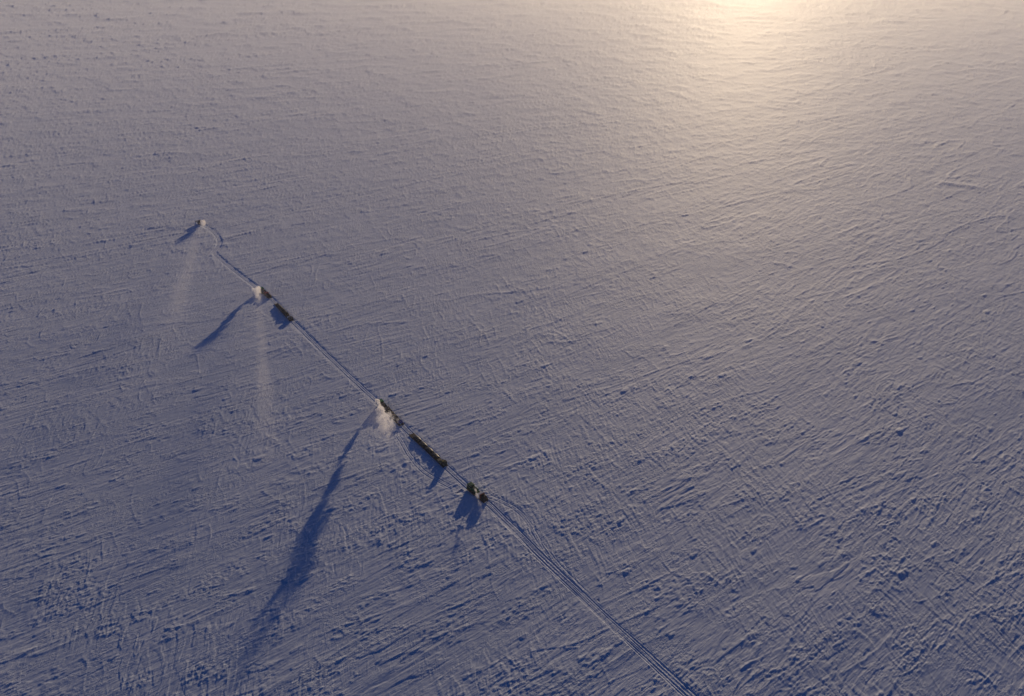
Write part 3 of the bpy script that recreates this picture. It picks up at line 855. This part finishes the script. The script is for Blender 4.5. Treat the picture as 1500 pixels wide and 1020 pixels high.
# ------------------------------------------------------------------ exhaust
WIND = R(-78.0)       # heading the smoke drifts to, from +X
def plume(name, src, L, r0, kr, rise, d0, decay, label, seed, halo=0.0, tail=0.0, start=0.0, contrast=1.0, scale=0.9, wind=WIND, kind=None):
    """src is the outlet; the domain is a widening tube along the drift, density is noise inside it"""
    rows = []
    zc = lambda x: rise[0] * (1 - math.exp(-x / rise[1])) + rise[2] * x
    rad = lambda x: r0 + kr * x
    n = 22
    for i in range(n + 1):
        x = start + (L - start) * (i / n) ** 1.4
        f = (1.2 if not halo else 2.6) * rad(x) * (0.5 if i == 0 and start == 0 else 1)
        yo = -0.5 * rad(x) if halo else 0.0
        rows.append([(x, yo + f * math.cos(2 * math.pi * j / 14), zc(x) + f * math.sin(2 * math.pi * j / 14)) for j in range(14)])
    m = bpy.data.materials.new('exhaust')
    m.use_nodes = True
    nt = m.node_tree
    nt.nodes.clear()
    N, Lk = nt.nodes.new, nt.links.new
    out = N('ShaderNodeOutputMaterial'); pv = N('ShaderNodeVolumePrincipled')
    pv.inputs['Color'].default_value = (0.98, 0.97, 0.96, 1)
    pv.inputs['Anisotropy'].default_value = 0.55
    tc = N('ShaderNodeTexCoord'); sp = N('ShaderNodeSeparateXYZ')
    Lk(tc.outputs['Object'], sp.inputs[0])
    def ma(op, a, b=None, c=None):
        k = N('ShaderNodeMath'); k.operation = op
        for i, v in enumerate((a, b, c)):
            if v is None: continue
            if isinstance(v, (int, float)): k.inputs[i].default_value = v
            else: Lk(v, k.inputs[i])
        return k.outputs[0]
    X, Y, Z = sp.outputs
    xp = ma('MAXIMUM', X, 0.0)
    e1 = ma('EXPONENT', ma('MULTIPLY', xp, -1.0 / rise[1]))
    zcn = ma('MULTIPLY_ADD', xp, rise[2], ma('MULTIPLY_ADD', e1, -rise[0], rise[0]))
    r_ = ma('MULTIPLY_ADD', xp, kr, r0)
    nz = N('ShaderNodeTexNoise'); nz.noise_dimensions = '4D'
    nz.inputs['W'].default_value = seed
    nz.inputs['Scale'].default_value = scale
    nz.inputs['Detail'].default_value = 4
    nz.inputs['Roughness'].default_value = 0.6
    Lk(tc.outputs['Object'], nz.inputs['Vector'])
    dz = ma('SUBTRACT', Z, zcn)
    if halo:      # the column sways as it drifts
        n2 = N('ShaderNodeTexNoise'); n2.noise_dimensions = '4D'
        n2.inputs['W'].default_value = seed + 3.0
        n2.inputs['Scale'].default_value = 0.16
        n2.inputs['Detail'].default_value = 2
        Lk(tc.outputs['Object'], n2.inputs['Vector'])
        s2 = N('ShaderNodeSeparateColor'); Lk(n2.outputs['Color'], s2.inputs[0])
        Y = ma('MULTIPLY_ADD', ma('MULTIPLY', ma('SUBTRACT', s2.outputs[0], 0.55), 4.0), ma('MINIMUM', ma('MULTIPLY', xp, 0.12), r_), Y)
        dz = ma('MULTIPLY_ADD', ma('MULTIPLY', ma('SUBTRACT', s2.outputs[1], 0.5), 4.0), ma('MINIMUM', ma('MULTIPLY', xp, 0.12), r_), dz)
    q = ma('DIVIDE', ma('SQRT', ma('ADD', ma('MULTIPLY', Y, Y), ma('MULTIPLY', dz, dz))), r_)
    edge_ = ma('ADD', ma('SUBTRACT', 0.55, q), ma('MULTIPLY', ma('SUBTRACT', nz.outputs['Fac'], 0.5), 2.4 * contrast))
    cl = N('ShaderNodeClamp'); Lk(ma('MULTIPLY', edge_, 2.2), cl.inputs[0])
    inner = N('ShaderNodeClamp'); Lk(ma('MULTIPLY', ma('SUBTRACT', 1.2, q), 4.0), inner.inputs[0])
    fade = N('ShaderNodeClamp'); Lk(ma('DIVIDE', ma('SUBTRACT', L, X), L * 0.35), fade.inputs[0])
    fin = N('ShaderNodeClamp'); Lk(ma('DIVIDE', ma('SUBTRACT', X, start), max(0.3, start)), fin.inputs[0])
    dd = ma('ADD', ma('MULTIPLY', ma('EXPONENT', ma('MULTIPLY', xp, -1.0 / decay)), d0), tail)
    core = ma('MULTIPLY', ma('MULTIPLY', cl.outputs[0], inner.outputs[0]), dd)
    if halo:
        y2 = ma('MULTIPLY_ADD', r_, 0.6, Y)
        q = ma('DIVIDE', ma('SQRT', ma('ADD', ma('MULTIPLY', y2, y2), ma('MULTIPLY', dz, dz))), r_)
        hs_ = N('ShaderNodeClamp'); Lk(ma('MULTIPLY', ma('ADD', ma('SUBTRACT', 1.8, q), ma('MULTIPLY', ma('SUBTRACT', nz.outputs['Fac'], 0.5), 5.5)), 0.5), hs_.inputs[0])
        lim = N('ShaderNodeClamp'); Lk(ma('MULTIPLY', ma('SUBTRACT', 2.25, q), 1.5), lim.inputs[0])
        grow = N('ShaderNodeClamp'); Lk(ma('MULTIPLY', ma('SUBTRACT', xp, 11.0), 0.06), grow.inputs[0])
        core = ma('ADD', core, ma('MULTIPLY', ma('MULTIPLY', ma('MULTIPLY', hs_.outputs[0], lim.outputs[0]), halo), grow.outputs[0]))
    dens = ma('MULTIPLY', ma('MULTIPLY', core, fade.outputs[0]), fin.outputs[0])
    Lk(dens, pv.inputs['Density'])
    Lk(pv.outputs[0], out.inputs['Volume'])
    m.cycles.volume_step_rate = 0.06 if start == 0 else 0.3
    o = MB().surf(rows, closed=True).build(name, m)
    o.matrix_world = Matrix.Translation(src) @ Matrix.Rotation(wind, 4, 'Z')
    if kind:
        o['kind'] = kind
    else:
        tag(o, label, 'smoke', 'exhaust plumes of the tractors')
    return o
plume('exhaust_plume', wp(MBt, 2.8, 1.42, 3.5), 56.0, 1.1, 0.09, (1.2, 3.0, 0.25), 7.0, 14.0, 'longest white exhaust plume drifting from the mid convoy tractor', 1.3, halo=0.02, contrast=1.5, scale=0.42, wind=R(-76))
plume('exhaust_plume', wp(MC, 2.8, 1.42, 3.5), 36.0, 1.25, 0.13, (1.2, 3.0, 0.17), 8.0, 7.0, 'short dense white exhaust plume beside the second tractor', 4.1, halo=0.016, contrast=1.3, scale=0.42, wind=R(-74))
plume('exhaust_plume', wp(MD, -3.4, -0.9, 3.2), 18.0, 2.5, 0.10, (0.3, 3.0, 0.06), 8.0, 3.5, 'small bright exhaust puff right behind the lead tractor', 7.7, contrast=1.0, scale=0.45, wind=R(-72))
plume('exhaust_plume', wp(MA, -2.5, 0.75, 3.5), 24.0, 0.8, 0.06, (0.6, 3.0, 0.06), 1.2, 6.5, 'thin faint exhaust wisp trailing from the rearmost tractor', 9.2, contrast=1.5, scale=0.6)
plume('drifting_smoke', wp(MC, 2.8, 1.42, 3.5), 230.0, 2.5, 0.05, (0.8, 3.0, 0.05), 0.0, 10.0, None, 5.5, tail=0.016, start=8.0, contrast=0.35, scale=0.12, wind=R(-72), kind='stuff')
plume('drifting_smoke', wp(MD, -2.8, -0.6, 3.5), 260.0, 3.0, 0.06, (0.5, 3.0, 0.05), 0.0, 10.0, None, 8.5, tail=0.008, start=10.0, contrast=0.35, scale=0.1, wind=R(-74), kind='stuff')

# ------------------------------------------------------------------ haze
def haze():
    me = bpy.data.meshes.new('haze')
    s_, z0, z1 = 24000.0, -4.0, CAM_H + 12
    v = [(sx * s_, sy * s_, z) for z in (z0, z1) for sx, sy in ((-1, -1), (1, -1), (1, 1), (-1, 1))]
    f = [(3, 2, 1, 0), (4, 5, 6, 7), (0, 1, 5, 4), (1, 2, 6, 5), (2, 3, 7, 6), (3, 0, 4, 7)]
    me.from_pydata(v, [], f)
    m = bpy.data.materials.new('haze')
    m.use_nodes = True
    nt = m.node_tree
    nt.nodes.clear()
    out = nt.nodes.new('ShaderNodeOutputMaterial')
    pv = nt.nodes.new('ShaderNodeVolumePrincipled')
    pv.inputs['Color'].default_value = (0.95, 0.94, 0.92, 1)
    pv.inputs['Density'].default_value = 8.5e-5
    pv.inputs['Anisotropy'].default_value = 0.66
    nt.links.new(pv.outputs[0], out.inputs['Volume'])
    o = link('haze', me, m)
    o['kind'] = 'stuff'
haze()
